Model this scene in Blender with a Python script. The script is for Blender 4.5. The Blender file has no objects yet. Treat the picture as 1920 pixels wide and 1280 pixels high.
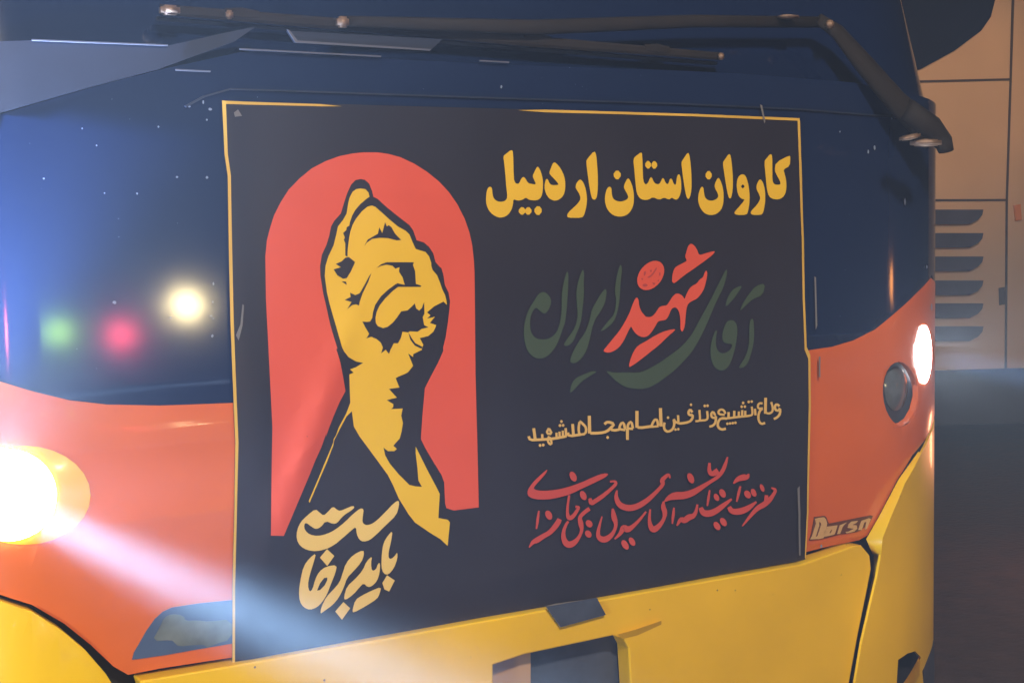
import bpy, bmesh, math, random
from math import sin, cos, pi, sqrt, radians
from mathutils import Vector, Matrix
from mathutils.geometry import tessellate_polygon
random.seed(7)
S = bpy.context.scene
COL = S.collection

# ------------------------------------------------------------------ camera
F = 2600.0                                   # focal length in photo pixels (1920 wide)
CAM = Vector((-0.8996, -2.6266, 0.8401))
YAW, PIT, ROL = 0.53396, 0.07686, -0.01881
FW = Vector((sin(YAW)*cos(PIT), cos(YAW)*cos(PIT), -sin(PIT)))
r0 = Vector((cos(YAW), -sin(YAW), 0)); u0 = r0.cross(FW)
RT = cos(ROL)*r0 + sin(ROL)*u0
UP = -sin(ROL)*r0 + cos(ROL)*u0
cd = bpy.data.cameras.new('camera'); cam = bpy.data.objects.new('camera', cd); COL.objects.link(cam)
cd.sensor_width = 36; cd.lens = F/1920*36; cd.clip_start = 0.05; cd.clip_end = 500
m = Matrix((RT, UP, -FW)).transposed().to_4x4(); m.translation = CAM
cam.matrix_world = m
S.camera = cam

# ------------------------------------------------------------------ night sky, weak sun, lamps, exposure
w = bpy.data.worlds.new('World'); S.world = w; w.use_nodes = True
nt = w.node_tree; bgn = nt.nodes['Background']
sky = nt.nodes.new('ShaderNodeTexSky'); sky.sky_type = 'NISHITA'; sky.sun_disc = False
sky.sun_elevation = radians(-4); sky.sun_rotation = radians(200)
nt.links.new(sky.outputs[0], bgn.inputs[0]); bgn.inputs[1].default_value = 0.25
S.view_settings.view_transform = 'Standard'; S.view_settings.look = 'None'
S.view_settings.exposure = 0.0; S.view_settings.gamma = 1.0; S.view_settings.use_curve_mapping = False
S.cycles.use_denoising = True
S.cycles.volume_bounces = 0
S.cycles.max_bounces = 6

def lamp(name, kind, loc, energy, color, size=0.1, aim=None, spot=None, blend=0.6):
    l = bpy.data.lights.new(name, kind); l.energy = energy; l.color = color
    if kind == 'AREA': l.shape = 'DISK'; l.size = size
    else: l.shadow_soft_size = size
    if kind == 'SPOT': l.spot_size = radians(spot); l.spot_blend = blend
    o = bpy.data.objects.new(name, l); COL.objects.link(o); o.location = loc
    if aim is not None:
        o.rotation_euler = (Vector(aim)-Vector(loc)).to_track_quat('-Z', 'Y').to_euler()
    return o
# street lamps of the road in front of the bus, and an added fill
lamp('street_lamp_light', 'AREA', (-0.8, -5.0, 4.7), 440, (1.0, 0.87, 0.72), 0.6, (0.7, 0, 0.4))
lamp('street_lamp_light', 'SPOT', (4.2, -1.2, 4.6), 560, (1.0, 0.52, 0.22), 0.3, tuple(CAM+(FW+RT*((1790-960)/F)-UP*((190-640)/F))*9.0), 15, 0.5)
lamp('left_fill_light', 'AREA', (-1.75, -1.15, 0.15), 36, (0.70, 0.82, 1.0), 0.25, (-0.1, 0.0, 0.35))  # added bluish fill out of view, brightens the left of the front
lamp('tail_light_glow', 'POINT', (4.4, 1.0, -0.15), 12, (1.0, 0.34, 0.18), 0.1)

# ------------------------------------------------------------------ bus skin
X0, X1 = -0.37, 1.78
AR, BR = 0.40, 0.28
AL, BL = 0.22, 0.20
ZG = -0.66                                    # the road
def yS(x, z=0):
    if x > X1:
        s = min((x-X1)/AR, 1.0); return BR*(1-sqrt(max(0, 1-s*s)))
    if x < X0:
        s = min((X0-x)/AL, 1.0); return BL*(1-sqrt(max(0, 1-s*s)))
    return 0.0
def yW(x, z):                                 # windscreen, leaning back
    return yS(x) + 0.03 + 0.30*(z-1.15)
def ray(px, py):
    return (FW + RT*((px-960)/F) - UP*((py-640)/F))
def U(px, py, off=0.0, surf=yS):
    d = ray(px, py); t = 2.0; lo = 1.0
    f = lambda t: (CAM.y+d.y*t) - (surf(CAM.x+d.x*t, CAM.z+d.z*t) - off)
    a, b = 1.0, None
    t = 1.0
    while t < 6:
        if f(t) >= 0: b = t; break
        a = t; t += 0.01
    if b is None:                             # past the rounded corner: the nearest point of the skin
        b = max((f(1+.005*i), 1+.005*i) for i in range(1000))[1]
    else:
        for _ in range(40):
            c = (a+b)/2
            if f(c) >= 0: b = c
            else: a = c
    p = CAM + d*b
    return p.x, p.z

# ------------------------------------------------------------------ helpers
def tag(o, label=None, cat=None, group=None, kind=None):
    if label: o['label'] = label
    if cat: o['category'] = cat
    if group: o['group'] = group
    if kind: o['kind'] = kind
    return o
def empty(name, loc=(0, 0, 0)):
    o = bpy.data.objects.new(name, None); COL.objects.link(o); o.location = loc; return o
def link(name, me, mat, parent=None, smooth=False):
    me.materials.clear()
    for q in (mat if isinstance(mat, (list, tuple)) else [mat]): me.materials.append(q)
    o = bpy.data.objects.new(name, me); COL.objects.link(o)
    if smooth:
        for p in me.polygons: p.use_smooth = True
    if parent:
        o.parent = parent; o.matrix_parent_inverse = Matrix.Translation(-Vector(parent.location))
    return o
def bm_obj(name, bm, mat, parent=None, smooth=False):
    me = bpy.data.meshes.new(name); bm.to_mesh(me); bm.free()
    return link(name, me, mat, parent, smooth)
def chaikin(pts, n):
    for _ in range(n):
        q = []
        for i in range(len(pts)):
            a, b = pts[i], pts[(i+1) % len(pts)]
            q += [(a[0]*.75+b[0]*.25, a[1]*.75+b[1]*.25), (a[0]*.25+b[0]*.75, a[1]*.25+b[1]*.75)]
        pts = q
    return pts
def nums(s):
    return [tuple(float(v) for v in t.split(',')) for t in s.split()]
def pts(s, ox=0, oy=0, k=1.0, n=0):
    return chaikin([(ox+x/k, oy+y/k) for x, y in nums(s)], n)
def area2(p):
    return sum(p[i][0]*p[(i+1) % len(p)][1]-p[(i+1) % len(p)][0]*p[i][1] for i in range(len(p)))
def cut_xs():
    xs = [X1+AR*sin(i*pi/2/16) for i in range(0, 16)] + [X0-AL*sin(i*pi/2/14) for i in range(0, 14)]
    return xs + [X0+.02, X0+.05, X1-.02, X1-.05]
def sheet(name, loops, mat, parent, off=0.0, surf=yS, thick=0.0, cut=False, zcuts=(), smooth=False, dep=None, grid=False):
    """a flat outline in (x, z), laid on the bus skin and given its thickness"""
    L3 = [[Vector((x, z, 0)) for x, z in lp] for lp in loops]
    tris = tessellate_polygon(L3)
    flat = [v for lp in L3 for v in lp]
    bm = bmesh.new(); vs = [bm.verts.new((v.x, 0, v.y)) for v in flat]
    for t in tris:
        try:
            f = bm.faces.new([vs[i] for i in t])
        except ValueError: pass
    if cut:
        for x in cut_xs():
            bmesh.ops.bisect_plane(bm, geom=bm.verts[:]+bm.edges[:]+bm.faces[:], plane_co=(x, 0, 0), plane_no=(1, 0, 0), dist=1e-6)
    if grid: grid_cut(bm)
    for z in zcuts:
        bmesh.ops.bisect_plane(bm, geom=bm.verts[:]+bm.edges[:]+bm.faces[:], plane_co=(0, 0, z), plane_no=(0, 0, 1), dist=1e-6)
    bmesh.ops.remove_doubles(bm, verts=bm.verts[:], dist=1e-6)
    for f in bm.faces:
        f.normal_update()
        if f.normal.y > 0: f.normal_flip()
    for v in bm.verts:
        v.co.y = surf(v.co.x, v.co.z) - off - (dep(v.co.x, v.co.z) if dep else 0)
    if thick:
        r = bmesh.ops.extrude_face_region(bm, geom=bm.faces[:])
        # the extruded copy is the front; the old faces become the back, moved in
        new = set(g for g in r['geom'] if isinstance(g, bmesh.types.BMVert))
        for v in bm.verts:
            if v not in new: v.co.y += thick
        bmesh.ops.recalc_face_normals(bm, faces=bm.faces[:])
    o = bm_obj(name, bm, mat, parent, smooth)
    if thick >= 0.018:
        bv = o.modifiers.new('worn_edge', 'BEVEL'); bv.width = 0.004; bv.segments = 2; bv.limit_method = 'ANGLE'; bv.angle_limit = radians(50)
    if smooth and thick:
        md = o.modifiers.new('edge', 'EDGE_SPLIT'); md.split_angle = radians(40)
    return o
def pan(s, off=0.0, surf=yS, n=0, ox=0, oy=0, k=1.0):
    """outline in photo pixels -> (x, z) on the skin; 'x=..' tokens give metres directly"""
    out = []
    for t in s.split():
        a, b = t.split(',')
        if a.startswith('@'): out.append((float(a[1:]), float(b)))
        else: out.append(U(ox+float(a)/k, oy+float(b)/k, off, surf))
    return chaikin(out, n)
def px2(lst, off, surf=yS):
    return [U(x, y, off, surf) for x, y in lst]
def tube(name, path, radii, mat, parent, seg=10, smooth=True, flat=1.0):
    bm = bmesh.new(); rings = []
    for i, p in enumerate(path):
        p = Vector(p); a = Vector(path[max(i-1, 0)]); b = Vector(path[min(i+1, len(path)-1)])
        t = (b-a).normalized(); u = t.cross(Vector((0, 1, 0))).normalized(); v = t.cross(u)
        r = radii[i] if isinstance(radii, (list, tuple)) else radii
        rings.append([bm.verts.new(p+u*cos(2*pi*k/seg)*r+v*sin(2*pi*k/seg)*r*flat) for k in range(seg)])
    for i in range(len(rings)-1):
        for k in range(seg):
            bm.faces.new((rings[i][k], rings[i][(k+1) % seg], rings[i+1][(k+1) % seg], rings[i+1][k]))
    bm.faces.new(rings[0]); bm.faces.new(rings[-1][::-1])
    bmesh.ops.recalc_face_normals(bm, faces=bm.faces[:])
    return bm_obj(name, bm, mat, parent, smooth)

def ripple(x, z):
    """soft folds of the vinyl, metres towards the street"""
    g = lambda d, w: math.exp(-(d/w)**2)
    v = 0.0018*sin(2*pi*(1.3*x+0.9*z)+.6) + 0.0009*sin(2*pi*(0.7*x-1.9*z)+2.1) + 0.0006*sin(2*pi*(3.1*x+0.4*z)) + 0.0032
    v += 0.011*g((x-0.19)-0.42*(z-0.50), 0.028)*g(z-0.46, 0.22)          # diagonal pull beside the fist
    v += 0.0030*g(x-0.035-0.02*sin(5*z), 0.020)                            # left hem stands off
    v += 0.0045*g((z-0.085)-0.05*(x-.7), 0.020)*g(x-0.95, 0.45)            # sag above the bottom edge
    v += 0.0022*g((x-1.43)+0.10*(z-.3), 0.018)*g(z-0.35, 0.30)
    v += 0.0018*g((z-0.93)+0.06*(x-.5), 0.022)*g(x-0.55, 0.35)
    return v
GX = [0.025*i-0.05 for i in range(66)]
GZ = [0.025*i-0.05 for i in range(52)]
def grid_cut(bm):
    xs = [v.co.x for v in bm.verts]; zs = [v.co.z for v in bm.verts]
    for axis, vals, lo, hi in ((0, GX, min(xs), max(xs)), (2, GZ, min(zs), max(zs))):
        for g in vals:
            if lo+1e-5 < g < hi-1e-5:
                co = [0, 0, 0]; no = [0, 0, 0]; co[axis] = g; no[axis] = 1
                bmesh.ops.bisect_plane(bm, geom=bm.verts[:]+bm.edges[:]+bm.faces[:], plane_co=co, plane_no=no, dist=1e-6)
# ------------------------------------------------------------------ materials
def mat(name, col, rough=0.5, metal=0.0, coat=0.0, emit=None, es=0.0, bump=0.0, bscale=8.0, mott=0.0, mscale=6.0, speck=None, spec=0.5):
    mt = bpy.data.materials.new(name); mt.use_nodes = True
    n = mt.node_tree; b = n.nodes['Principled BSDF']
    b.inputs['Base Color'].default_value = (*col, 1); b.inputs['Roughness'].default_value = rough
    b.inputs['Metallic'].default_value = metal; b.inputs['Coat Weight'].default_value = coat
    b.inputs['Coat Roughness'].default_value = 0.08; b.inputs['Specular IOR Level'].default_value = spec
    if emit:
        b.inputs['Emission Color'].default_value = (*emit, 1); b.inputs['Emission Strength'].default_value = es
    tc = n.nodes.new('ShaderNodeTexCoord')
    last = None
    if mott:
        nz = n.nodes.new('ShaderNodeTexNoise'); nz.inputs['Scale'].default_value = mscale; nz.inputs['Detail'].default_value = 6
        n.links.new(tc.outputs['Object'], nz.inputs['Vector'])
        rp = n.nodes.new('ShaderNodeValToRGB')
        rp.color_ramp.elements[0].position = 0.3; rp.color_ramp.elements[1].position = 0.7
        rp.color_ramp.elements[0].color = (*[c*(1-mott) for c in col], 1)
        rp.color_ramp.elements[1].color = (*[min(1, c*(1+mott*.6)) for c in col], 1)
        n.links.new(nz.outputs['Fac'], rp.inputs['Fac']); last = rp.outputs['Color']
        n.links.new(last, b.inputs['Base Color'])
        mr = n.nodes.new('ShaderNodeMapRange'); mr.inputs['To Min'].default_value = rough*.8; mr.inputs['To Max'].default_value = rough*1.25
        n.links.new(nz.outputs['Fac'], mr.inputs['Value']); n.links.new(mr.outputs['Result'], b.inputs['Roughness'])
    if speck:
        scol, sc, rad = speck
        vo = n.nodes.new('ShaderNodeTexVoronoi'); vo.inputs['Scale'].default_value = sc
        n.links.new(tc.outputs['Object'], vo.inputs['Vector'])
        wn = n.nodes.new('ShaderNodeSeparateColor'); n.links.new(vo.outputs['Color'], wn.inputs['Color'])
        th = n.nodes.new('ShaderNodeMath'); th.operation = 'MULTIPLY'; th.inputs[1].default_value = rad
        n.links.new(wn.outputs[0], th.inputs[0])
        lt = n.nodes.new('ShaderNodeMath'); lt.operation = 'LESS_THAN'
        n.links.new(vo.outputs['Distance'], lt.inputs[0]); n.links.new(th.outputs[0], lt.inputs[1])
        pk = n.nodes.new('ShaderNodeMath'); pk.operation = 'GREATER_THAN'; pk.inputs[1].default_value = 0.72
        n.links.new(wn.outputs[1], pk.inputs[0])
        mu = n.nodes.new('ShaderNodeMath'); mu.operation = 'MULTIPLY'
        n.links.new(lt.outputs[0], mu.inputs[0]); n.links.new(pk.outputs[0], mu.inputs[1])
        mx = n.nodes.new('ShaderNodeMix'); mx.data_type = 'RGBA'
        n.links.new(mu.outputs[0], mx.inputs[0])
        if last: n.links.new(last, mx.inputs[6])
        else: mx.inputs[6].default_value = (*col, 1)
        mx.inputs[7].default_value = (*scol, 1)
        n.links.new(mx.outputs[2], b.inputs['Base Color'])
    if bump:
        nz2 = n.nodes.new('ShaderNodeTexNoise'); nz2.inputs['Scale'].default_value = bscale; nz2.inputs['Detail'].default_value = 3
        n.links.new(tc.outputs['Object'], nz2.inputs['Vector'])
        bp = n.nodes.new('ShaderNodeBump'); bp.inputs['Strength'].default_value = bump; bp.inputs['Distance'].default_value = 0.01
        n.links.new(nz2.outputs['Fac'], bp.inputs['Height']); n.links.new(bp.outputs['Normal'], b.inputs['Normal'])
    return mt
M = dict(
    blue=mat('blue_paint', (0.007, 0.015, 0.048), 0.085, coat=0.15, bump=0.02, bscale=3, mott=0.08, mscale=3, speck=((0.22, 0.26, 0.36), 60, 0.04)),
    orange=mat('orange_paint', (0.60, 0.110, 0.018), 0.32, coat=0.3, bump=0.02, bscale=4, mott=0.08, mscale=4),
    yellow=mat('yellow_paint', (0.77, 0.44, 0.004), 0.38, coat=0.2, bump=0.03, bscale=6, mott=0.12, mscale=3, speck=((0.16, 0.09, 0.02), 34, 0.09)),
    gap=mat('panel_gap_black', (0.012, 0.012, 0.016), 0.7),
    glass=mat('dark_windscreen_glass', (0.004, 0.011, 0.042), 0.12, coat=0.5, bump=0.02, bscale=2),
    cowl=mat('dull_blue_grey', (0.010, 0.016, 0.036), 0.5, mott=0.2, mscale=5),
    rubber=mat('wiper_black_rubber', (0.016, 0.011, 0.008), 0.75, spec=0.25, mott=0.3, mscale=12),
    metal=mat('worn_wiper_metal', (0.22, 0.135, 0.085), 0.5, metal=0.3, mott=0.3, mscale=30),
    recess=mat('dark_recess_plastic', (0.05, 0.06, 0.085), 0.5, mott=0.25, mscale=20),
    lens=mat('headlamp_lens_glass', (0.10, 0.11, 0.12), 0.12, coat=0.5, mott=0.2, mscale=30),
    lit=mat('lit_headlamp', (0.9, 0.9, 0.9), 0.3, emit=(0.97, 0.985, 1.0), es=16),
    amber=mat('amber_lens', (0.60, 0.30, 0.02), 0.15, coat=0.5, emit=(1, 0.60, 0.06), es=0.2),
    vinyl=mat('dark_slate_vinyl', (0.019, 0.015, 0.020), 0.36, bump=0.06, bscale=9, mott=0.12, mscale=3),
    p_yel=mat('printed_yellow', (0.74, 0.43, 0.015), 0.45, mott=0.05, mscale=4, bump=0.10, bscale=3.2),
    p_border=mat('printed_dull_yellow', (0.62, 0.36, 0.05), 0.45, mott=0.15, mscale=5),
    p_red=mat('printed_coral_red', (0.66, 0.078, 0.036), 0.45, mott=0.06, mscale=4, bump=0.10, bscale=3.2),
    p_red2=mat('printed_dark_red', (0.40, 0.05, 0.035), 0.45),
    p_grn=mat('printed_dark_green', (0.046, 0.068, 0.036), 0.45, mott=0.05),
    p_wht=mat('pale_crease_glint', (0.16, 0.145, 0.135), 0.4),
    decal=mat('blue_decal', (0.06, 0.09, 0.15), 0.35, mott=0.2),
    decal2=mat('decal_picture', (0.13, 0.145, 0.13), 0.4, mott=0.5, mscale=14),
    badge=mat('bronze_badge', (0.52, 0.30, 0.12), 0.4),
    badge_d=mat('badge_backing', (0.11, 0.035, 0.014), 0.4),
    beige=mat('beige_coach_paint', (0.50, 0.35, 0.23), 0.4, mott=0.08, mscale=2, bump=0.02),
    seam=mat('coach_seam', (0.03, 0.025, 0.03), 0.6),
    slat=mat('vent_slat_blue', (0.035, 0.045, 0.09), 0.45, mott=0.2),
    tyre=mat('tyre_rubber', (0.02, 0.02, 0.02), 0.8, bump=0.2, bscale=40),
    asphalt=mat('asphalt', (0.050, 0.030, 0.025), 0.85, bump=0.6, bscale=30, mott=0.45, mscale=9),
    orange_lamp=mat('orange_marker_lens', (0.4, 0.12, 0.03), 0.2, emit=(1, 0.35, 0.08), es=0.06),
    fleck=mat('pale_splash_glint', (0.20, 0.23, 0.30), 0.3), edge_line=mat('line_grey', (0.09, 0.09, 0.115), 0.5),
)

# ------------------------------------------------------------------ the setting
bm = bmesh.new()
for (a, b) in ((-25, -25), (30, -25), (30, 30), (-25, 30)): bm.verts.new((a, b, ZG))
bm.faces.new(bm.verts[:])
tag(bm_obj('road', bm, M['asphalt']), kind='structure')
bmesh_h = bmesh.new(); bmesh.ops.create_cube(bmesh_h, size=1)
for v in bmesh_h.verts: v.co = Vector((v.co.x*58+2.5, v.co.y*58+2.5, -1.7+(v.co.z+.5)*6.9))
hz = bpy.data.materials.new('night_air'); hz.use_nodes = True
hn = hz.node_tree; hn.nodes.clear()
ho = hn.nodes.new('ShaderNodeOutputMaterial'); hv = hn.nodes.new('ShaderNodeVolumePrincipled')
hv.inputs['Color'].default_value = (0.86, 0.92, 1.0, 1); hv.inputs['Density'].default_value = 0.005
hv.inputs['Anisotropy'].default_value = 0.0
hn.links.new(hv.outputs[0], ho.inputs['Volume'])
tag(bm_obj('haze', bmesh_h, hz), kind='stuff')

# ------------------------------------------------------------------ the bus
BUS = empty('bus', (0.75, 0.0, ZG))
tag(BUS, 'blue, orange and yellow coach with lit headlamps carrying the dark banner on its front', 'bus')
# dark carcass behind the panels, then roof and flanks of the body
def carcass():
    bm = bmesh.new()
    xs = sorted(set([X0-AL*sin(i*pi/2/14) for i in range(15)] + [X1+AR*sin(i*pi/2/16) for i in range(17)] + [0.5, 1.0]))
    prof = [(-0.45, 0.0), (1.15, 0.0), (2.3, 0.36)]
    rows = []
    for z, dy in prof:
        row = [bm.verts.new((x, yS(x)+0.035+dy, z)) for x in xs]
        row = [bm.verts.new((xs[0]+.02, 9.5, z))] + row + [bm.verts.new((xs[-1]-.02, 9.5, z))]
        rows.append(row)
    for a, b in zip(rows, rows[1:]):
        for i in range(len(a)-1): bm.faces.new((a[i], a[i+1], b[i+1], b[i]))
    bm.faces.new(rows[-1]); bm.faces.new(rows[0][::-1])
    bmesh.ops.recalc_face_normals(bm, faces=bm.faces[:])
    return bm
bm_obj('body', carcass(), M['gap'], BUS)

XR = X1+AR*0.9999; XL = X0-AL*0.9999
zc = [0.1*i-0.5 for i in range(18)]
# blue upper front, from the cowl line down to the colour change
blue = pan('0,215 170,165 300,131 450,98 710,110 955,122 1280,133 1400,139 1600,155 1690,172') + [(XR, 1.17)] + [(XR, 0.66)] + \
       pan('1745,521 1720,548 1680,585 1640,618 1600,638 1560,650 1512,657 1200,690 800,730 440,755 300,760 200,758 130,750 60,733 0,715') + [(XL, 0.62), (XL, 1.02)]
sheet('upper_front', [blue], M['blue'], BUS, 0.0, thick=0.02, cut=True, smooth=True)
org = pan('0,715 60,733 130,750 200,758 300,760 440,755 800,730 1200,690 1512,657 1560,650 1600,638 1640,618 1680,585 1720,548 1745,521') + [(XR, 0.66), (XR, 0.36)] + \
      pan('1735,822 1710,853 1680,902 1640,980 1626,1003 1610,1012 1560,1022 1510,1034 1200,1093 800,1165 432,1232 300,1252 240,1264 212,1248 170,1208 120,1168 60,1133 0,1114') + [(XL, 0.22), (XL, 0.62)]
lampL = [U(45+122*cos(a), 928+90*sin(a)) for a in [i*2*pi/28 for i in range(28)]]
lampR = [U(1688+33*cos(a)+3*sin(a), 738+60*sin(a)) for a in [i*2*pi/24 for i in range(24)]]
litR = [U(1733+15*cos(a), 664+56*sin(a), 0.0) for a in [i*2*pi/24 for i in range(24)]]
sheet('orange_band', [org, lampL, lampR, litR], M['orange'], BUS, 0.001, thick=0.02, cut=True, smooth=True)

# yellow bumper with its recess, corner piece and wheel side piece
rec = pan('925,1246 985,1226 1150,1191 1170,1198 1179,1215 1184,1300 925,1300', 0.03)
bum = pan('262,1276 435,1247 700,1200 960,1154 1200,1111 1505,1057 1600,1023 1616,1022 1631,1040 1634,1066 1625,1112 1609,1190 1589,1300 1574,1400', 0.03) + \
      pan('300,1400', 0.03)
recb = pan('925,1246 985,1226 1150,1191 1170,1198 1179,1215 1184,1300 1187,1380 925,1380', 0.03)
bump = lambda x, z: 0.0
sheet('bumper', [bum, recb], M['yellow'], BUS, 0.03, thick=0.05, cut=True)
sheet('bumper_recess', [pan('900,1180 1215,1180 1215,1390 900,1390', -0.03)], M['recess'], BUS, -0.028, thick=0.004)
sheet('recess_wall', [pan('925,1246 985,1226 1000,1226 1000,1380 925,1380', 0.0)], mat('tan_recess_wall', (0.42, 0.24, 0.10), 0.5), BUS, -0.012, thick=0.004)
# corner piece: a bright bevel towards the middle, then the face
def yC(x, z): return yS(x) - max(0.0, 0.050-0.17*max(0, x-1.72))
cl = '1722,846 1685,898 1648,968 1624,1010 1637,1040 1636,1080 1628,1120 1612,1200 1592,1300 1577,1400'
cr = '1727,850 1697,905 1672,965 1655,1008 1652,1040 1645,1080 1636,1118 1616,1205 1600,1300 1583,1400'
cor = pan(cr, 0, yC) [::-1] + [(XR, .33), (XR, -.30)]
hole = pan('1684,1236 1702,1224 1716,1220 1727,1232 1733,1300 1735,1370 1676,1370', 0, yC)
sheet('bumper_corner', [cor, hole], M['yellow'], BUS, 0.0, surf=yC, thick=0.008, cut=True, smooth=True)
hw = pan('1660,1200 1752,1200 1752,1400 1660,1400', -.05, yC)
sheet('corner_recess', [hw], M['recess'], BUS, -.05, surf=yC, thick=.004)
bm = bmesh.new(); A_ = []; B_ = []
for (a, b), (c, d) in zip(nums(cl), nums(cr)):
    x, z = U(a, b, .005); A_.append(bm.verts.new((x, yS(x)-.005, z)))
    x, z = U(c, d, 0, yC); B_.append(bm.verts.new((x, yC(x, z)+.001, z)))
for i in range(len(A_)-1):
    f = bm.faces.new((A_[i], A_[i+1], B_[i+1], B_[i])); f.normal_update()
    if f.normal.y > 0: f.normal_flip()
bm_obj('bumper_bevel', bm, M['yellow'], BUS, True)
lef = pan('0,1126 60,1146 115,1180 160,1218 198,1262 222,1300 250,1400', 0.02) + [(XL, -0.3), (XL, 0.20)]
sheet('wheel_side_panel', [lef], M['yellow'], BUS, 0.02, thick=0.05, cut=True, smooth=True)

# cowl, windscreen, highlights drawn on its lower edge
bead = pan('345,199 380,180 430,166 900,182 1280,194 1500,204 1700,221 1700,224 1500,207 1280,197 900,185 432,169 383,183 348,202')
sheet('hatch_seam', [bead], M['cowl'], BUS, 0.006, thick=0.008, cut=True)
cw = pan('0,78 60,76 315,86 420,62 480,50 440,78 300,129 170,163 0,212', 0.004) + [(XL, 1.03), (XL, 1.14)]
sheet('cowl_panel', [cw], M['cowl'], BUS, 0.004, thick=0.017, cut=True, smooth=True)  # greyer than the blue: its sky reflection is put into the colour
gl = [(XL, 1.16), (-0.3, 1.155), (0, 1.15), (0.8, 1.15), (1.55, 1.15), (1.8, 1.15), (XR, 1.15), (XR, 2.2), (XL, 2.2)]
sheet('windscreen', [gl], M['glass'], BUS, 0.0, surf=yW, thick=0.015, cut=True, zcuts=zc, smooth=True)
for a, b, c, d in ((60, 75, 315, 85), (450, 92, 715, 106), (900, 114, 955, 117), (330, 131, 395, 134)):
    sheet('edge_highlight', [pan(f'{a},{b-1.4} {c},{d-1.2} {c},{d+1.2} {a},{b+1.4}', 0.01)], M['edge_line'], BUS, 0.01, thick=0.004)  # thin grey strips paint the broken highlight along the glass foot
stk = pan('538,58 830,74 808,94 552,80', 0.012)
o = sheet('outlined_panel', [stk], M['cowl'], BUS, 0.012, thick=0.006)  # small dull quad over the glass foot, with a thin outline
stk2 = pan('536,56 541,58 556,77 806,93 804,96 552,81', 0.014)
sheet('panel_outline', [stk2], M['edge_line'], o, 0.02, thick=0.003)

# wiper: parallel arm from its pivot at the corner, long blade across the glass
def W3(px, py, off):
    x, z = U(px, py, off, yW); return Vector((x, yW(x, z)-off, z))
def S3(px, py, off):
    x, z = U(px, py, off); return Vector((x, yS(x)-off, z))
WIP = link('wiper', bpy.data.meshes.new('wiper'), M['rubber'], BUS)
pth = [W3(300, 18, .05), W3(640, 46, .05), W3(1000, 78, .05), W3(1352, 106, .05)]
blade = tube('wiper_blade', pth, [.010, .012, .012, .009], M['rubber'], WIP, seg=6, smooth=False, flat=0.35)
tube('blade_rubber', [p+Vector((0, .022, -.014)) for p in pth], [.005]*4, M['gap'], blade, seg=4, smooth=False, flat=2.2)
for k in (0.12, 0.38, 0.62, 0.86):
    a, b = pth[0], pth[-1]; c = a.lerp(b, k)+Vector((0, 0, .004)); dv = (b-a).normalized()*.035
    tube('blade_claw', [c-dv, c, c+dv], [.009, .013, .009], M['rubber'], blade, seg=6, smooth=False, flat=.5)
tube('wiper_arm', [W3(640, 40, .075), W3(1000, 52, .075), W3(1300, 40, .075), W3(1540, 42, .075)], [.011, .017, .015, .014], M['rubber'], WIP, seg=8, flat=0.45)
tube('wiper_arm', [W3(1535, 36, .085), W3(1570, 60, .085), W3(1620, 120, .085), W3(1680, 190, .085), W3(1728, 235, .085), W3(1748, 262, .085)],
     [.016, .022, .030, .034, .040, .036], M['rubber'], WIP, flat=0.5)
def nub(px, py, rx, rz, off, mt, name='wiper_joint', dx=0.0):
    c = W3(px, py, off); bm = bmesh.new(); bmesh.ops.create_cube(bm, size=1)
    bmesh.ops.bevel(bm, geom=bm.edges[:], offset=.2, segments=2, affect='EDGES')
    for v in bm.verts: v.co = Vector((c.x+v.co.x*rx, c.y+v.co.y*rx*.8, c.z+v.co.z*rz+dx*v.co.x))
    return bm_obj(name, bm, mt, WIP, True)
nub(318, 20, .036, .018, .062, M['metal']); nub(430, 28, .014, .017, .062, M['metal']); nub(642, 42, .024, .022, .085, M['metal'])
nub(1352, 106, .014, .016, .062, M['metal']); nub(1556, 46, .020, .020, .115, M['metal']); nub(1478, 32, .05, .008, .10, M['metal'])
# pivot housing with its bracket at the corner
hs = [W3(1700, 205, .10), W3(1745, 240, .10), W3(1770, 268, .10), W3(1774, 284, .10)]
tube('pivot_housing', hs, [.030, .034, .026, .022], M['rubber'], WIP, flat=0.8)
nub(1736, 268, .075, .016, .150, M['metal'], 'pivot_bracket'); nub(1706, 257, .05, .012, .15, M['metal'], 'pivot_bracket', .01)

# headlamps
def lamp_part(name, cx, cy, rx, ry, off, mt, n=28, bulge=.012, parent=BUS):
    bm = bmesh.new(); rings = []
    for j in range(6):
        f = 1-j/6
        ring = []
        for i in range(n):
            x, z = U(cx+rx*f*cos(2*pi*i/n), cy+ry*f*sin(2*pi*i/n), off)
            ring.append(bm.verts.new((x, yS(x)-off-bulge*(1-f*f), z)))
        rings.append(ring)
    for a, b in zip(rings, rings[1:]):
        for i in range(n): bm.faces.new((a[i], a[(i+1) % n], b[(i+1) % n], b[i]))
    bm.faces.new(rings[-1])
    bmesh.ops.recalc_face_normals(bm, faces=bm.faces[:])
    for f in bm.faces:
        if f.normal.y > 0.3: f.normal_flip()
    return bm_obj(name, bm, mt, parent, True)
HL = link('headlamp', bpy.data.meshes.new('headlamp'), M['lens'], BUS)
lamp_part('amber_lens', 45, 928, 125, 93, 0.002, M['amber'], parent=HL, bulge=.006)
lamp_part('lit_lamp', 14, 928, 92, 86, 0.010, M['lit'], parent=HL, bulge=.010)
HR = link('headlamp', bpy.data.meshes.new('headlamp'), M['lens'], BUS)
lamp_part('lamp_recess', 1688, 738, 40, 66, -0.030, M['recess'], parent=HR, bulge=0)
lamp_part('lamp_lens', 1680, 728, 22, 42, -0.026, M['lens'], parent=HR)
lamp_part('lit_lamp', 1733, 664, 14, 55, 0.004, M['lit'], parent=HR)
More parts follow.
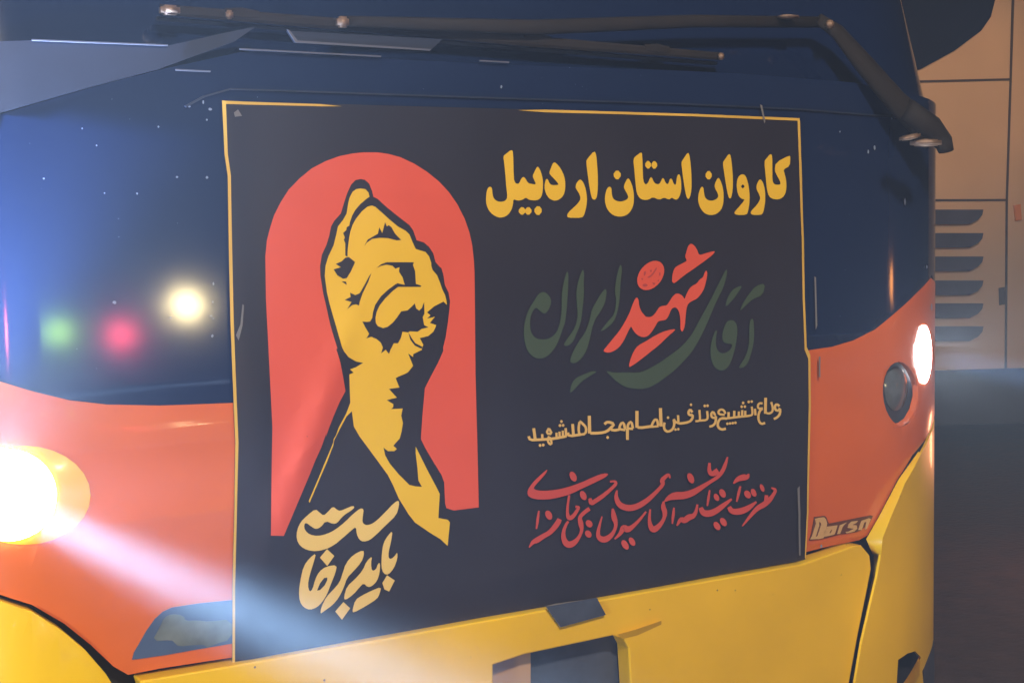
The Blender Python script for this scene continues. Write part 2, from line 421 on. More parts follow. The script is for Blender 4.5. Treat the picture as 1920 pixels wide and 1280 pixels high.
def strip(name, a, b, oa, ob, mt, parent):
    bm = bmesh.new(); A_ = []; B_ = []
    for (p, q), (c, d) in zip(nums(a), nums(b)):
        x, z = U(p, q, oa); A_.append(bm.verts.new((x, yS(x)-oa, z)))
        x, z = U(c, d, ob); B_.append(bm.verts.new((x, yS(x)-ob, z)))
    for i in range(len(A_)-1):
        f = bm.faces.new((A_[i], A_[i+1], B_[i+1], B_[i])); f.normal_update()
        if f.normal.y > 0: f.normal_flip()
    return bm_obj(name, bm, mt, parent, True)
strip('lamp_rim', '1722,712 1721,745 1715,770 1704,790 1690,799 1674,801', '1713,712 1711,742 1705,766 1695,784 1684,792 1672,795', 0.003, -0.012, M['orange'], HR)
strip('bumper_crease', '1157,1189 1190,1180 1240,1163', '1168,1197 1196,1190 1240,1170', 0.040, 0.0305, M['yellow'], BUS)
# what the two lit lamps throw into the air in front of the bus
PL = S3(-25, 922, .08); PR = S3(1733, 664, .05)
def glow(p, aim, energy, col, cone, blend=1.0, size=.03):
    lamp('headlamp_light', 'SPOT', p, energy, col, size, p+Vector(aim), cone, blend)
glow(PL, (0.15, -.66, 1.1), 2300, (0.46, 0.64, 1.0), 94)          # stray light in the air above
glow(PL, (1, -.80, -.08), 950, (0.36, 0.56, 1.0), 92)
glow(PL, (-.35, -1, -.15), 110, (0.66, 0.80, 1.0), 170, .6)
glow(PL, (.45, -1.0, -.22), 45000, (0.40, 0.64, 1.0), 13, 1.0)
glow(PL, (.45, -1.0, -.21), 90000, (0.42, 0.66, 1.0), 5.5, 1.0)     # the beam
glow(PR, (.6, -1, -.05), 120, (0.75, 0.86, 1.0), 110, 1.0)
glow(PR, (.45, -1.0, -.20), 16000, (0.36, 0.58, 1.0), 10, 1.0)
glow(PR, (-.1, -1, 0), 300, (0.75, 0.86, 1.0), 165, .8)

# badge letters on the orange band
bk = pan('285,240 530,212 570,250 630,400 900,345 1640,200 1690,215 1600,400 1390,560 1290,600 1020,640 880,660 500,760 160,800 210,640', .004, ox=1505, oy=950, k=12.8)
BD = sheet('badge', [bk], M['badge_d'], BUS, 0.004, thick=0.002)
for s, h in (('190,775 235,700 330,400 305,290 380,262 520,245 560,290 590,390 560,560 500,745 380,770', '395,360 440,370 455,420 370,690 310,730 400,440'),
             ('510,715 530,600 600,470 840,440 790,600 760,660 640,690', '640,620 690,540 720,545 680,630'),
             ('840,650 900,440 1060,375 1010,420 960,480 900,640', None),
             ('1040,600 1110,590 1240,520 1090,500 1110,420 1180,350 1330,330 1290,380 1190,430 1300,440 1310,520 1240,590 1060,630', None),
             ('1345,550 1420,330 1600,270 1640,290 1540,520 1500,540 1540,350 1480,370 1420,550', None)):
    lp = [pan(s, .006, ox=1505, oy=950, k=12.8)]
    if h: lp.append(pan(h, .006, ox=1505, oy=950, k=12.8))
    sheet('badge_letter', lp, M['badge'], BD, 0.006, thick=0.002)
# decal at the left end of the orange band
dc = sheet('decal', [pan('100,1010 130,900 320,570 440,400 560,290 700,225 1100,165 1640,110 1640,760 1100,850 600,940', .003, ox=235, oy=1110, k=8)], M['decal'], BUS, 0.003, thick=0.0015, cut=True)
sheet('decal_picture', [pan('400,735 520,520 580,380 700,320 880,350 900,430 1080,420 1260,440 1600,400 1600,700 1300,790 1230,830 1180,780 1000,790 800,810 740,760 700,710', .0045, ox=235, oy=1110, k=8, n=1)], M['decal2'], dc, 0.0045, thick=0.001, cut=True)
# dark latch plate hanging over the bumper under the banner
lt = sheet('latch_plate', [pan('1026,1138 1120,1121 1136,1152 1052,1175', .04)], M['recess'], BUS, 0.04, thick=0.006)
# dried splashes and water marks, with a few lamp reflections painted as dabs
dr = bmesh.new()
def blob(px, py, rx, ry, off=.004):
    c = [U(px+.62*rx*cos(a)*random.uniform(.75, 1.2), py+.62*ry*sin(a)*random.uniform(.75, 1.2), off) for a in [i*2*pi/9 for i in range(9)]]
    vs = [dr.verts.new((x, yS(x)-off, z)) for x, z in c]; f = dr.faces.new(vs); f.normal_update()
    if f.normal.y > 0: f.normal_flip()
for a in ((381, 192, 3, 6), (394, 205, 6, 5), (355, 200, 4, 3), (388, 225, 3, 3), (400, 532, 3, 5), (399, 566, 3, 4), (396, 592, 4, 3), (400, 597, 3, 3), (398, 630, 4, 5),
          (215, 567, 6, 5), (320, 595, 4, 3), (297, 238, 3, 3), (154, 241, 2.5, 2.5), (181, 273, 2.5, 2.5), (332, 332, 4, 3), (388, 333, 4, 4), (82, 335, 3, 3), (196, 362, 2.5, 2.5), (257, 363, 3, 3),
          (940, 163, 3, 5), (1640, 277, 3, 9), (1628, 285, 2.5, 6), (1697, 378, 3, 12), (1672, 222, 2.5, 2.5), (1575, 247, 2, 3), (1738, 500, 2, 6), (1747, 575, 2.5, 12), (1540, 1023, 3, 6)):
    blob(*a)
sp = bm_obj('splashes_and_glints', dr, M['fleck'], BUS); sp['kind'] = 'stuff'

# ------------------------------------------------------------------ the banner
POS = empty('banner', (0.75, -0.004, 0.0))
tag(POS, 'dark slate vinyl banner with raised fist in a red arch and yellow and red lettering', 'banner')
out = '415,190 900,203 1300,214 1497,223 1500,320 1504,450 1505,560 1508,650 1516,668 1517,760 1512,900 1508,1048 1200,1104 960,1147 640,1204 434,1241 434,1100 438,960 440,830 437,760 431,600 428,470 425,330 419,290'
sheet('vinyl_sheet', [pan(out, .005)], M['vinyl'], POS, 0.005, thick=0.0015, grid=True, dep=ripple, smooth=True)
CNT = [0]
def prt(name, loops, mt, base=0.0065, parent=POS):
    """one printed shape; every shape sits a hair above the last so that none lie in one plane"""
    CNT[0] += 1
    off = base + 0.00004*CNT[0]
    return [px2(l, off) for l in loops], off
def add_face(bm, co):
    vs = [bm.verts.new(c) for c in co]
    try: bm.faces.new(vs)
    except ValueError: pass
def finish(bm, target):
    bmesh.ops.remove_doubles(bm, verts=bm.verts[:], dist=1e-7)
    grid_cut(bm)
    for v in bm.verts: v.co.y -= ripple(v.co.x, v.co.z)
    for f in bm.faces:
        f.normal_update()
        if f.normal.y > 0: f.normal_flip()
    me = bpy.data.meshes.new('tmp'); bm.to_mesh(me); bm.free()
    target.from_mesh(me); bpy.data.meshes.remove(me)
def fill(target, loops, base):
    lp, off = prt('', loops, None, base)
    L3 = [[Vector((x, z, 0)) for x, z in l] for l in lp]
    bm = bmesh.new()
    vs = [bm.verts.new((v.x, yS(v.x)-off, v.y)) for l in L3 for v in l]
    for t in tessellate_polygon(L3):
        try: bm.faces.new([vs[i] for i in t])
        except ValueError: pass
    finish(bm, target)
def print_mesh(name, shapes, mt, base=0.0065):
    bm = bmesh.new()
    for loops in shapes: fill(bm, loops, base)
    return bm_obj(name, bm, mt, POS, True)
def dia(cx, cy, rx, ry, ox, oy, k):
    return [[(ox+x/k, oy+y/k) for x, y in chaikin([(cx, cy-ry), (cx+rx, cy), (cx, cy+ry), (cx-rx, cy)], 1)]]
def ell(cx, cy, rx, ry, ox, oy, k, tilt=0.35, n=14):
    return [[(ox+(cx+rx*cos(a)*cos(tilt)+ry*sin(a)*sin(tilt))/k, oy+(cy-rx*cos(a)*sin(tilt)*.4+ry*sin(a))/k) for a in [i*2*pi/n for i in range(n)]]]
def stroke(s, ox, oy, k, w=None, it=2):
    """a pen stroke: points x,y[,width] -> one outline"""
    q = []
    for t in s.split():
        v = [float(a) for a in t.split(',')]
        q.append((v[0], v[1], v[2] if len(v) > 2 else w))
    # smooth the centre line (keep the ends)
    for _ in range(it):
        r = [q[0]]
        for a, b in zip(q, q[1:]):
            r += [tuple(a[i]*.75+b[i]*.25 for i in range(3)), tuple(a[i]*.25+b[i]*.75 for i in range(3))]
        r.append(q[-1]); q = r
    Lf, Rt = [], []
    for i, (x, y, ww) in enumerate(q):
        a = q[max(i-1, 0)]; b = q[min(i+1, len(q)-1)]
        dx, dy = b[0]-a[0], b[1]-a[1]; L = math.hypot(dx, dy) or 1
        nx, ny = -dy/L, dx/L
        Lf.append((x+nx*ww/2, y+ny*ww/2)); Rt.append((x-nx*ww/2, y-ny*ww/2))
    quads = []
    for i in range(len(q)-1):
        quads.append([[(ox+p[0]/k, oy+p[1]/k) for p in (Lf[i], Lf[i+1], Rt[i+1], Rt[i])]])
    return quads
def stroke_mesh(name, strokes, shapes, mt, base):
    """strokes as ribbons (each ribbon a strip, each a hair above the last)"""
    bm = bmesh.new()
    for qs in strokes:
        CNT[0] += 1; off = base + 0.00004*CNT[0]
        b2 = bmesh.new()
        for qd in qs:
            add_face(b2, [(x, -off, z) for x, z in [U(a, b, off) for a, b in qd[0]]])
        finish(b2, bm)
    for loops in shapes: fill(bm, loops, base)
    return bm_obj(name, bm, mt, POS, True)

# border line along the edges
for piece in [
    [nums('414,189 421,190 425,290 431,330 434,470 437,600 443,760 446,830 443,960 439,1100 439,1241 434,1241 434,1100 438,960 440,830 437,760 431,600 428,470 425,330 419,290')],
    [nums('421,190 600,196 640,200 600,200 421,196')],
    [nums('970,207 1020,206 1300,214 1497,222 1497,227 1300,218.5 1020,211')],
    [nums('1493,226 1497.5,226 1502.5,330 1507,450 1508,560 1511,650 1518,665 1514,672 1507,655 1504,560 1503,450 1498,330')],
    [nums('1514,672 1518,665 1519,760 1513,960 1509,1045 1507,1045 1510,960 1515,760')]]: print_mesh('border_line', [piece], M['p_border'])

# red arch, with the outline of the fist and sleeve left out of it
L1 = lambda s, n=0: pts(s, 590, 330, 7.385, n)
L2 = lambda s, n=0: pts(s, 590, 490, 7.385, n)
L3_ = lambda s, n=0: pts(s, 590, 650, 7.385, n)
L4 = lambda s, n=0: pts(s, 580, 810, 6.0, n)
arch = nums('505,1002 508,900 510,800 505,700 498,560 497,480 500,450 505,430 513,404 525,380 540,356 560,335 583,316 610,302 635,293 660,288 680,286 705,286 728,289 750,295 776,307 800,322 822,340 840,360 857,384 870,410 879,436 884,460 887,490 888,510 890,700 893,820 896,950 850,956')
silR = L2('1740,90 1765,170 1790,330 1840,430 1860,550 1850,680 1830,850 1800,1050 1765,1190') + L3_('1770,50 1700,210 1600,400 1515,570 1500,750 1480,1000 1465,1240') + L4('1250,80 1300,180 1400,350 1480,480 1510,560 1520,800 1535,850')
silT = L1('60,1278 90,1090 150,960 190,830 215,700 260,620 350,520 400,350 440,230 490,120 550,60 620,45 680,55 740,110 780,210 800,290 860,320 980,430 1130,550 1300,680 1350,750 1400,890 1500,920 1570,980 1630,1070 1660,1190 1720,1260')
silL = L2('65,60 70,200 110,450 150,620 200,850 250,1050 290,1200') + L3_('275,30 330,220 380,420 420,610 340,760 260,950 190,1130 150,1250') + L4('190,0 130,170 60,320 0,470') + [(530, 1003)]
ring = arch + silR[::-1] + silT[::-1] + silL
print_mesh('arch', [[ring]], M['p_red'])

fist = L1('560,185 620,175 690,185 730,230 745,290 700,320 620,390 550,470 505,550 475,640 465,690 430,710 425,750 380,790 405,850 390,885 410,930 410,1100 440,1120 445,1000 465,850 480,770 510,680 560,590 640,490 720,425 780,410 830,430 920,510 1020,600 1140,700 1250,760 1300,810 1340,910 1385,1010 1450,1030 1520,1050 1570,1110 1600,1200') + \
    L2('1600,60 1620,120 1680,190 1720,290 1750,380 1790,460 1812,545 1815,600 1770,555 1640,620 1540,705 1590,745 1540,790 1650,765 1580,850 1670,880 1630,970 1560,1030 1440,1060 1490,1150 1470,1205') + \
    L3_('1470,40 1350,100 1350,140 1280,90 1350,260 1280,350 1220,380 1170,400 1110,430 1150,530 1165,560 1020,580 1100,670 1130,700 990,735 1080,790 1080,830 1050,860 1210,850 1190,950 1215,1050 1200,1150') + \
    L4('1030,0 1010,70 940,150 980,185 950,210 880,210 830,170 850,260 900,350 1000,470 1120,590 1190,605 1260,610 1220,540 1210,400 1190,230 1190,160 1240,260 1330,440 1420,610 1460,690 1445,960 1550,980 1575,1010 1550,1275 1470,1200 1340,1120 1180,1010 1110,920 1000,740 940,600 880,480 750,300 640,150 545,20') + \
    L3_('620,1240 540,1100 520,950 512,890 440,960 340,1150 262,1276') + L4('270,150 200,330 100,560 0,790 -10,770 100,520 200,280 280,90') + L3_('330,1120 430,930 490,770 485,700 470,380 530,355 480,310 560,280 660,220 560,200 450,140 380,60 355,10') + \
    L2('345,1160 270,850 200,600 160,430 130,200 140,60') + L1('150,1210 180,1110 250,960 290,800 310,700 380,610 430,520 450,380 470,300 510,220')
print_mesh('fist', [[fist]], M['p_yel'])
dk = [
    L2('840,90 900,40 980,12 1360,12 1345,50 1375,130 1385,310 1460,335 1450,352 1130,352 1115,335 1120,300 1230,322 1200,220 1150,140 1160,80 1100,100 1060,60 980,45 900,60'),
    L2('640,830 700,835 750,830 780,780 790,700 820,600 900,480 1000,390 1110,310 1140,350 1060,410 960,510 880,610 840,700 825,780 830,850 860,895 930,920 990,905 1060,850 1120,780 1180,690 1270,675 1330,620 1370,580 1390,650 1430,680 1470,640 1500,560 1505,720 1480,770 1500,880 1560,910 1470,930 1410,970 1300,965 1280,980 1200,970 1180,1050 1140,1130 1080,1130 1030,1230 1015,1278 970,1220 905,1270 930,1190 900,1120 840,1070 770,1040 700,1065 740,1000 690,920'),
    L2('410,-50 460,-60 545,10 480,150 430,230 380,240 300,190 250,110 350,80 280,35 360,0'),
    L2('765,160 730,210 660,340 600,440 540,465 470,430 480,490 400,530 490,560 430,660 500,600 550,590 590,610 600,550 640,440 720,280'),
    L2('360,275 420,280 430,325'),
    L1('670,970 720,880 790,840 860,800 880,710 920,790 960,640 985,700 1010,680 1050,710 1100,800 1180,885 1120,890 1000,860 880,855 780,870 710,920'),
    L2('1280,980 1340,1080 1380,1130 1475,1180 1465,1205 1370,1160 1310,1080'),
]
print_mesh('fist_shading', [[d] for d in dk], M['vinyl'], 0.0068)

# headline
A = lambda s: [pts(s, 900, 275, 6.4, 1)]
B = lambda s: [pts(s, 1190, 275, 6.4, 1)]
head = [
    A('375,35 395,70 400,380 415,435 440,448 465,440 490,385 515,362 540,380 565,430 600,448 670,455 645,400 625,355 645,310 675,250 690,240 715,275 740,350 752,430 745,540 725,610 690,640 640,648 580,640 540,610 500,640 440,650 390,630 388,690 370,760 330,820 270,850 210,850 150,820 100,770 68,700 60,630 70,540 90,490 120,480 138,500 140,580 160,630 200,658 250,665 295,650 318,610 310,500 300,330 285,180 275,115 300,95'),
    A('875,185 910,200 965,270 1005,360 1018,450 1008,550 975,610 920,645 870,650 815,620 780,560 765,480 780,400 800,385 815,410 830,445 860,465 930,460 935,450 905,410 860,365 822,320 840,270'),
    A('1185,392 1215,410 1245,470 1265,560 1270,660 1255,760 1235,830 1210,855 1050,855 1035,830 1050,790 1130,715 1175,665 1195,620 1180,570 1150,520 1135,490 1145,440'),
    A('1355,50 1380,100 1392,240 1400,400 1395,560 1375,630 1350,640 1325,620 1305,520 1280,350 1260,180 1275,150'),
    A('1755,375 1785,410 1815,490 1830,590 1825,690 1795,770 1740,825 1660,845 1580,825 1520,770 1485,690 1480,610 1495,530 1520,488 1545,482 1560,500 1562,570 1575,620 1610,650 1660,662 1720,650 1760,620 1755,580 1725,530 1705,490 1715,450'),
    B('65,65 75,110 80,300 85,410 105,452 130,452 150,420 170,370 190,372 215,430 245,452 280,450 300,420 318,378 335,385 355,435 380,455 395,430 410,385 430,385 455,450 480,462 488,400 500,345 518,330 535,360 545,440 545,530 520,610 490,638 460,632 430,610 395,640 340,610 280,642 200,605 150,638 90,642 40,620 5,560 -8,450 -25,250 -35,155 -10,120'),
    B('625,70 645,100 660,220 670,380 668,520 650,610 628,635 605,600 585,500 562,330 545,190 565,160'),
    B('990,370 1015,400 1045,480 1058,580 1052,690 1025,760 970,810 900,825 830,805 780,750 750,670 748,600 765,520 790,480 812,490 820,560 830,610 860,640 910,652 965,635 995,600 985,560 955,510 945,470 960,420'),
    B('1125,80 1145,120 1158,230 1170,380 1168,520 1150,610 1130,628 1110,590 1090,490 1065,330 1045,195 1065,165'),
    B('1285,330 1320,345 1345,400 1365,490 1375,590 1372,680 1355,780 1335,820 1205,820 1185,795 1200,770 1265,700 1305,650 1310,632 1280,630 1245,600 1225,550 1215,480 1220,400 1245,350') + [pts('1290,452 1314,478 1290,504 1266,478', 1190, 275, 6.4)],
    B('1497,390 1525,410 1550,470 1565,560 1565,660 1550,750 1535,800 1510,820 1405,820 1385,795 1395,770 1450,715 1490,660 1505,620 1490,570 1460,520 1455,480 1470,430'),
    B('1625,85 1645,110 1648,250 1650,400 1665,445 1700,460 1750,455 1740,410 1700,340 1675,285 1690,190 1850,105 1862,130 1855,235 1780,275 1790,310 1815,400 1820,500 1805,570 1770,615 1720,635 1660,630 1610,600 1585,520 1570,380 1550,180 1570,150'),
]
a = (900, 275, 6.4); b = (1190, 275, 6.4)
head += [dia(498, 772, 52, 60, *a), dia(572, 772, 52, 60, *a), dia(690, 768, 58, 70, *a), dia(1628, 342, 56, 68, *a), dia(145, 220, 46, 60, *b), dia(220, 222, 46, 60, *b), dia(875, 345, 50, 66, *b)]
print_mesh('headline_lettering', head, M['p_yel'])

# green and red calligraphy
Cg = lambda s: [pts(s, 970, 450, 8, 1)]
Dg = lambda s, n=1: [pts(s, 1210, 450, 8, n)]
green = [
    Dg('1190,440 1130,560 1030,760 960,900 860,1080 770,1250 720,1350 620,1500 500,1620 380,1710 200,1840 0,1950 -120,1990 -320,1980 -470,1990 -570,1960 -590,1970 -520,2040 -440,2120 -320,2200 -170,2230 0,2228 150,2160 300,2050 430,1950 560,1820 680,1680 760,1550 850,1380 940,1180 1020,980 1080,860 1150,720 1200,560 1215,450'),
    Dg('1260,1195 1310,1210 1350,1270 1360,1370 1340,1520 1320,1620 1290,1740 1240,1870 1180,1940 1110,1960 1030,1920 980,1840 955,1720 960,1600 985,1470 1030,1350 1060,1360 1040,1450 1035,1570 1060,1650 1110,1695 1180,1690 1240,1650 1280,1590 1270,1550 1200,1550 1140,1520 1130,1420 1160,1300 1200,1220'),
    Dg('1560,1180 1600,1180 1610,1320 1610,1470 1580,1640 1530,1800 1470,1900 1370,1920 1400,1860 1480,1740 1530,1570 1535,1420 1535,1270'),
    Dg('1440,680 1380,780 1300,890 1180,1010 1190,930 1230,830 1290,740 1370,700'),
    Dg('1790,640 1750,830 1600,880 1500,970 1395,1070 1420,990 1480,890 1560,780 1640,690'),
    Cg('745,460 765,520 760,700 750,900 740,1050 715,1240 690,1300 650,1420 600,1550 540,1650 450,1740 370,1775 280,1775 190,1720 130,1640 100,1520 85,1400 95,1270 130,1120 180,1010 240,920 300,820 350,785 390,775 440,800 500,870 505,950 470,1040 420,1100 380,1100 330,1060 280,1010 240,1040 200,1120 180,1230 190,1370 250,1460 330,1490 430,1490 520,1450 590,1380 630,1270 655,1150 665,1000 660,850 680,700 710,560'),
    Cg('975,430 1000,500 990,650 1000,800 985,950 970,1100 950,1250 890,1400 840,1520 760,1590 690,1580 720,1520 800,1410 870,1300 900,1180 905,1100 890,950 880,800 900,650 940,520'),
    Cg('1320,720 1335,800 1310,950 1240,1080 1170,1180 1130,1290 1110,1370 1080,1520 1040,1650 970,1770 880,1840 830,1850 780,1820 830,1680 920,1520 1010,1400 1070,1250 1100,1120 1110,1050 1180,920 1250,800'),
    Cg('1540,350 1560,450 1540,600 1530,800 1520,950 1490,1100 1440,1230 1320,1340 1240,1370 1290,1300 1370,1200 1450,1110 1480,900 1450,780 1470,600 1500,450'),
    Cg('1200,1970 1080,2040 960,2120 870,2220 780,2300 790,2220 820,2130 880,2060 1000,2010 1120,1960'),
]
print_mesh('green_calligraphy', green, M['p_grn'])
red = [
    Dg('665,50 720,80 770,160 790,230 900,195 1020,165 1030,175 990,225 880,310 700,440 560,535 430,645 400,640 385,600 400,480 430,410 500,370 600,320 605,300 580,245 600,180 625,90'),
    Dg('905,460 915,500 900,600 870,720 820,810 760,880 690,910 630,950 605,1020 590,1150 580,1290 545,1375 525,1360 512,1320 515,1250 510,1150 490,1060 450,1010 410,1010 375,1040 340,1130 300,1195 240,1205 180,1215 140,1290 90,1370 30,1440 -50,1458 -120,1430 -180,1370 -220,1290 -240,1320 -280,1400 -330,1510 -400,1610 -480,1665 -560,1690 -620,1675 -630,1650 -580,1590 -500,1490 -400,1370 -320,1240 -260,1120 -240,1080 -200,960 -160,870 -130,860 -110,900 -105,980 -70,1070 -20,1130 0,1150 60,1155 110,1130 150,1080 200,1000 250,985 310,980 345,930 400,840 450,800 500,805 550,840 575,890 600,820 650,720 700,680 760,650 800,590 850,560 870,500 890,460'),
    Dg('440,1330 430,1355 330,1440 200,1570 60,1680 0,1730 -240,1910 -255,1880 -230,1780 -180,1660 -120,1580 0,1515 150,1420 300,1355'),
    [[(1218.4+25*cos(t)+4*sin(t)*-1, 516.3+27*sin(t)-5*cos(t)) for t in [i*2*pi/28 for i in range(28)]]],
]
print_mesh('red_calligraphy', red, M['p_red'])
k16 = (1180, 475, 16)
print_mesh('emblem_marks', [[pts(s, 1180, 475, 16, 1)] for s in (
    '500,720 560,740 650,680 720,590 790,480 800,420 760,440 690,560 600,660', '330,740 380,740 390,790 340,800', '360,940 460,900 540,950 480,1000 400,990', '660,870 740,880 750,930 690,940',
    '590,500 650,490 640,560 600,550', '870,560 910,580 900,680 860,650', '820,800 870,780 860,840 830,850', '400,560 460,520 480,600 420,690')], M['p_red2'], 0.0072)

# slogan beside the sleeve
Kk = lambda s: [pts(s, 540, 920, 5.12, 1)]
slog = [
    Kk('1060,85 1062,140 1035,230 940,320 850,410 780,470 720,485 680,465 655,410 650,340 600,380 520,450 440,515 360,555 270,575 180,565 110,525 75,460 80,370 120,290 180,235 260,170 300,205 340,235 380,200 430,145 470,180 500,190 560,165 620,140 640,155 600,190 550,220 510,255 470,305 430,315 360,285 310,345 265,365 220,340 170,300 150,320 155,370 200,415 280,430 370,410 450,370 540,300 620,220 690,165 725,170 715,240 710,300 740,325 790,320 850,280 930,200 1010,115'),
    [pts('300,635 370,555 440,620 370,715', 540, 920, 5.12)],
    Kk('265,590 240,680 200,800 180,900 200,965 230,930 250,850 290,770 360,720 465,705 450,780 400,900 370,980 320,1060 270,1110 200,1135 140,1110 100,1050 95,950 110,850 140,720 200,640') + [pts('370,825 340,830 300,880 270,950 300,945 345,900 370,850', 540, 920, 5.12)],
    Kk('720,560 725,610 700,680 620,770 560,830 530,920 480,1020 420,1090 340,1145 300,1175 310,1110 360,1010 430,940 490,870 520,780 550,690 620,610'),
    Kk('805,620 790,690 800,765 840,750 860,690 880,690 875,780 850,860 800,910 760,920 720,880 680,920 620,990 540,1045 530,1010 560,910 640,840 710,760 750,670'),
    Kk('890,915 875,980 850,1030 740,1100 620,1165 610,1140 640,1040 700,1000 800,950'),
    Kk('1000,375 985,480 960,580 960,640 985,650 1020,620 1045,580 1045,650 1010,740 960,800 910,790 890,720 895,600 910,500 950,430'),
    [pts('900,880 945,805 1020,855 965,960 920,940', 540, 920, 5.12)],
    [pts('525,1060 590,1120 510,1230 445,1150', 540, 920, 5.12)],
]
print_mesh('slogan_lettering', slog, mat('printed_pale_yellow', (0.70, 0.46, 0.12), 0.45), 0.0066)

# small yellow line
H = lambda s, w=31: stroke(s, 1220, 740, 7.68, w, 1)
G = lambda s, w=32: stroke(s, 970, 740, 7.68, w, 1)
st = [H('1830,160 1795,125 1765,160 1775,215 1820,225 1838,180 1842,260 1810,315 1755,345', 34), H('1715,100 1735,160 1740,230 1700,265 1650,260'), H('1635,38 1632,268', 42),
      H('1590,120 1545,115 1520,150 1530,195 1595,190', 32), H('1590,195 1550,225 1530,290 1535,370 1575,418 1630,400', 34), H('1480,195 1490,290', 32),
      H('1435,165 1447,250 1440,285 1400,298 1200,318 1110,332 1000,340'), H('1342,225 1342,300', 32), H('1298,215 1298,305', 32), H('1250,235 1250,312', 32), H('1185,225 1185,318', 34), H('1105,245 1105,332', 34),
      H('1060,270 1040,220 1000,203 960,230 965,275 1050,285', 32), H('1085,338 1000,330 955,385 955,460 1010,500 1070,482', 36),
      H('915,290 885,235 855,275 870,325 918,328 928,290 925,390 890,440 835,455', 34), H('800,230 812,330 790,362 700,368'), H('690,215 702,350 690,372 635,378'),
      H('590,250 560,205 530,245 545,290 598,285 592,340 550,388 420,412 380,400', 36), H('385,290 390,405', 34), H('395,400 345,390 322,345', 34), H('322,350 335,430 305,500 240,532 190,500 180,440 192,395', 36),
      H('130,188 140,452', 46), H('100,440 82,352 50,352 20,400 0,452 -10,455', 36), H('105,448 0,458', 30),
      G('1930,448 1740,475 1712,440', 40), G('1712,228 1712,470', 46), G('1655,480 1632,378 1590,410 1570,480 1655,485', 36), G('1575,480 1575,645', 42),
      G('1545,500 1520,392 1480,410 1452,490 1545,503', 36), G('1460,495 1370,512 1320,475', 38), G('1245,420 1290,382 1390,415 1340,470 1280,525 1180,548 1040,548', 40), G('1028,298 1030,552', 46),
      G('885,375 930,410 985,470 972,560 880,570 870,480 885,390', 36), G('785,415 795,580', 40), G('900,568 730,592 715,540', 38),
      G('682,475 690,590', 36), G('640,510 642,600', 32), G('592,525 594,608', 32), G('548,540 550,615', 32), G('695,590 500,628 300,640 160,645 145,590', 38),
      G('440,475 398,550 485,560 440,480', 34), G('440,590 415,650 450,712 482,690 448,605', 32), G('340,560 342,632', 34), G('218,475 238,632', 42)]
dd = [dia(x, y, 24, 26, 1220, 740, 7.68) for x, y in ((1390, 97), (1434, 93), (1310, 112), (1290, 166), (1336, 165), (1090, 412), (1128, 408), (1166, 403), (1204, 398), (765, 156), (806, 153), (570, 140), (240, 325), (350, 496), (390, 491))]
dd += [dia(x, y, 26, 28, 970, 740, 7.68) for x, y in ((1290, 610), (622, 380), (600, 437), (646, 435), (308, 722), (354, 716))]
stroke_mesh('small_lettering', st, dd, mat('printed_sand_yellow', (0.66, 0.40, 0.11), 0.45), 0.0060)

# red line of calligraphy at the foot
I = lambda s, w=40: stroke(s, 970, 850, 6.736, w)
J = lambda s, w=40: stroke(s, 1220, 850, 6.736, w)
IJ = (970, 850, 6.736); JJ = (1220, 850, 6.736)
st = [I('1160,350,25 1230,345,30 1240,380,42 1170,450,42 1060,540,55 980,590,55 920,630,60 905,560,40'), I('900,690,50 830,740,50 770,800,45 790,880,70 805,960,40 770,1050,38 700,1130,75 620,1150,85 570,1080,65 565,980,45 600,890,35 630,850,30'),
      I('640,520,28 620,650,30 615,760,40 640,820,60 700,780,50 750,700,40 770,670,30 720,665,30'), I('255,715,20 240,830,38 225,945,20'), I('520,820,60 490,880,72 400,990,60 320,1030,60 230,1090,72 180,1110,50 135,1180,12'),
      I('1250,460,20 1235,540,50 1270,640,72 1380,690,80 1500,670,75 1620,600,65 1684,545,58 1764,470,45 1844,380,48 1814,340,60 1874,280,48 1914,260,32 1924,310,20'),
      I('1195,690,25 1210,800,78 1240,880,45 1220,970,38 1160,1050,65 1080,1090,82 1010,1050,58 1010,970,42 1040,860,26 1060,790,14'), I('1620,730,25 1540,830,35 1450,920,48 1380,960,85 1330,920,72 1300,1000,50 1220,1075,18'),
      I('1672,700,22 1655,850,42 1690,950,74 1730,955,76 1790,905,60 1845,830,40 1864,740,62 1834,670,62 1844,600,22'),
      J('965,40,18 940,130,45 900,230,50 840,300,45 760,350,42 650,420,58 540,490,82 420,530,92 300,530,100 220,560,60 170,605,18'), J('740,115,32 735,220,50 770,265,62 850,215,80'),
      J('292,680,20 280,780,42 268,885,18'), J('590,640,25 575,730,40 540,790,60 480,800,80 420,850,70 380,820,60 325,910,18'), J('1040,375,18 1090,320,60 1160,295,80 1210,295,66 1230,250,14'),
      J('1125,410,24 1105,500,38 1080,605,18'), J('630,680,50 660,750,78 740,760,86 830,720,72 920,650,60 1020,570,24'), J('745,460,18 730,560,36 715,660,18'),
      J('985,670,50 1020,730,72 1120,730,82 1220,690,72 1325,605,24'), J('1510,430,20 1570,450,38 1540,510,42 1490,580,62 1420,640,72 1340,680,60 1250,780,40 1140,912,14'), J('1450,520,44 1445,610,52')]
sh = [[pts('370,185 340,250 250,350 185,420 200,450 300,465 450,455 600,425 800,360 950,290 1080,245 1150,250 1100,300 950,370 800,440 650,510 500,550 350,575 200,570 120,535 105,480 130,420 200,330 290,250', 970, 850, 6.736, 1)]]
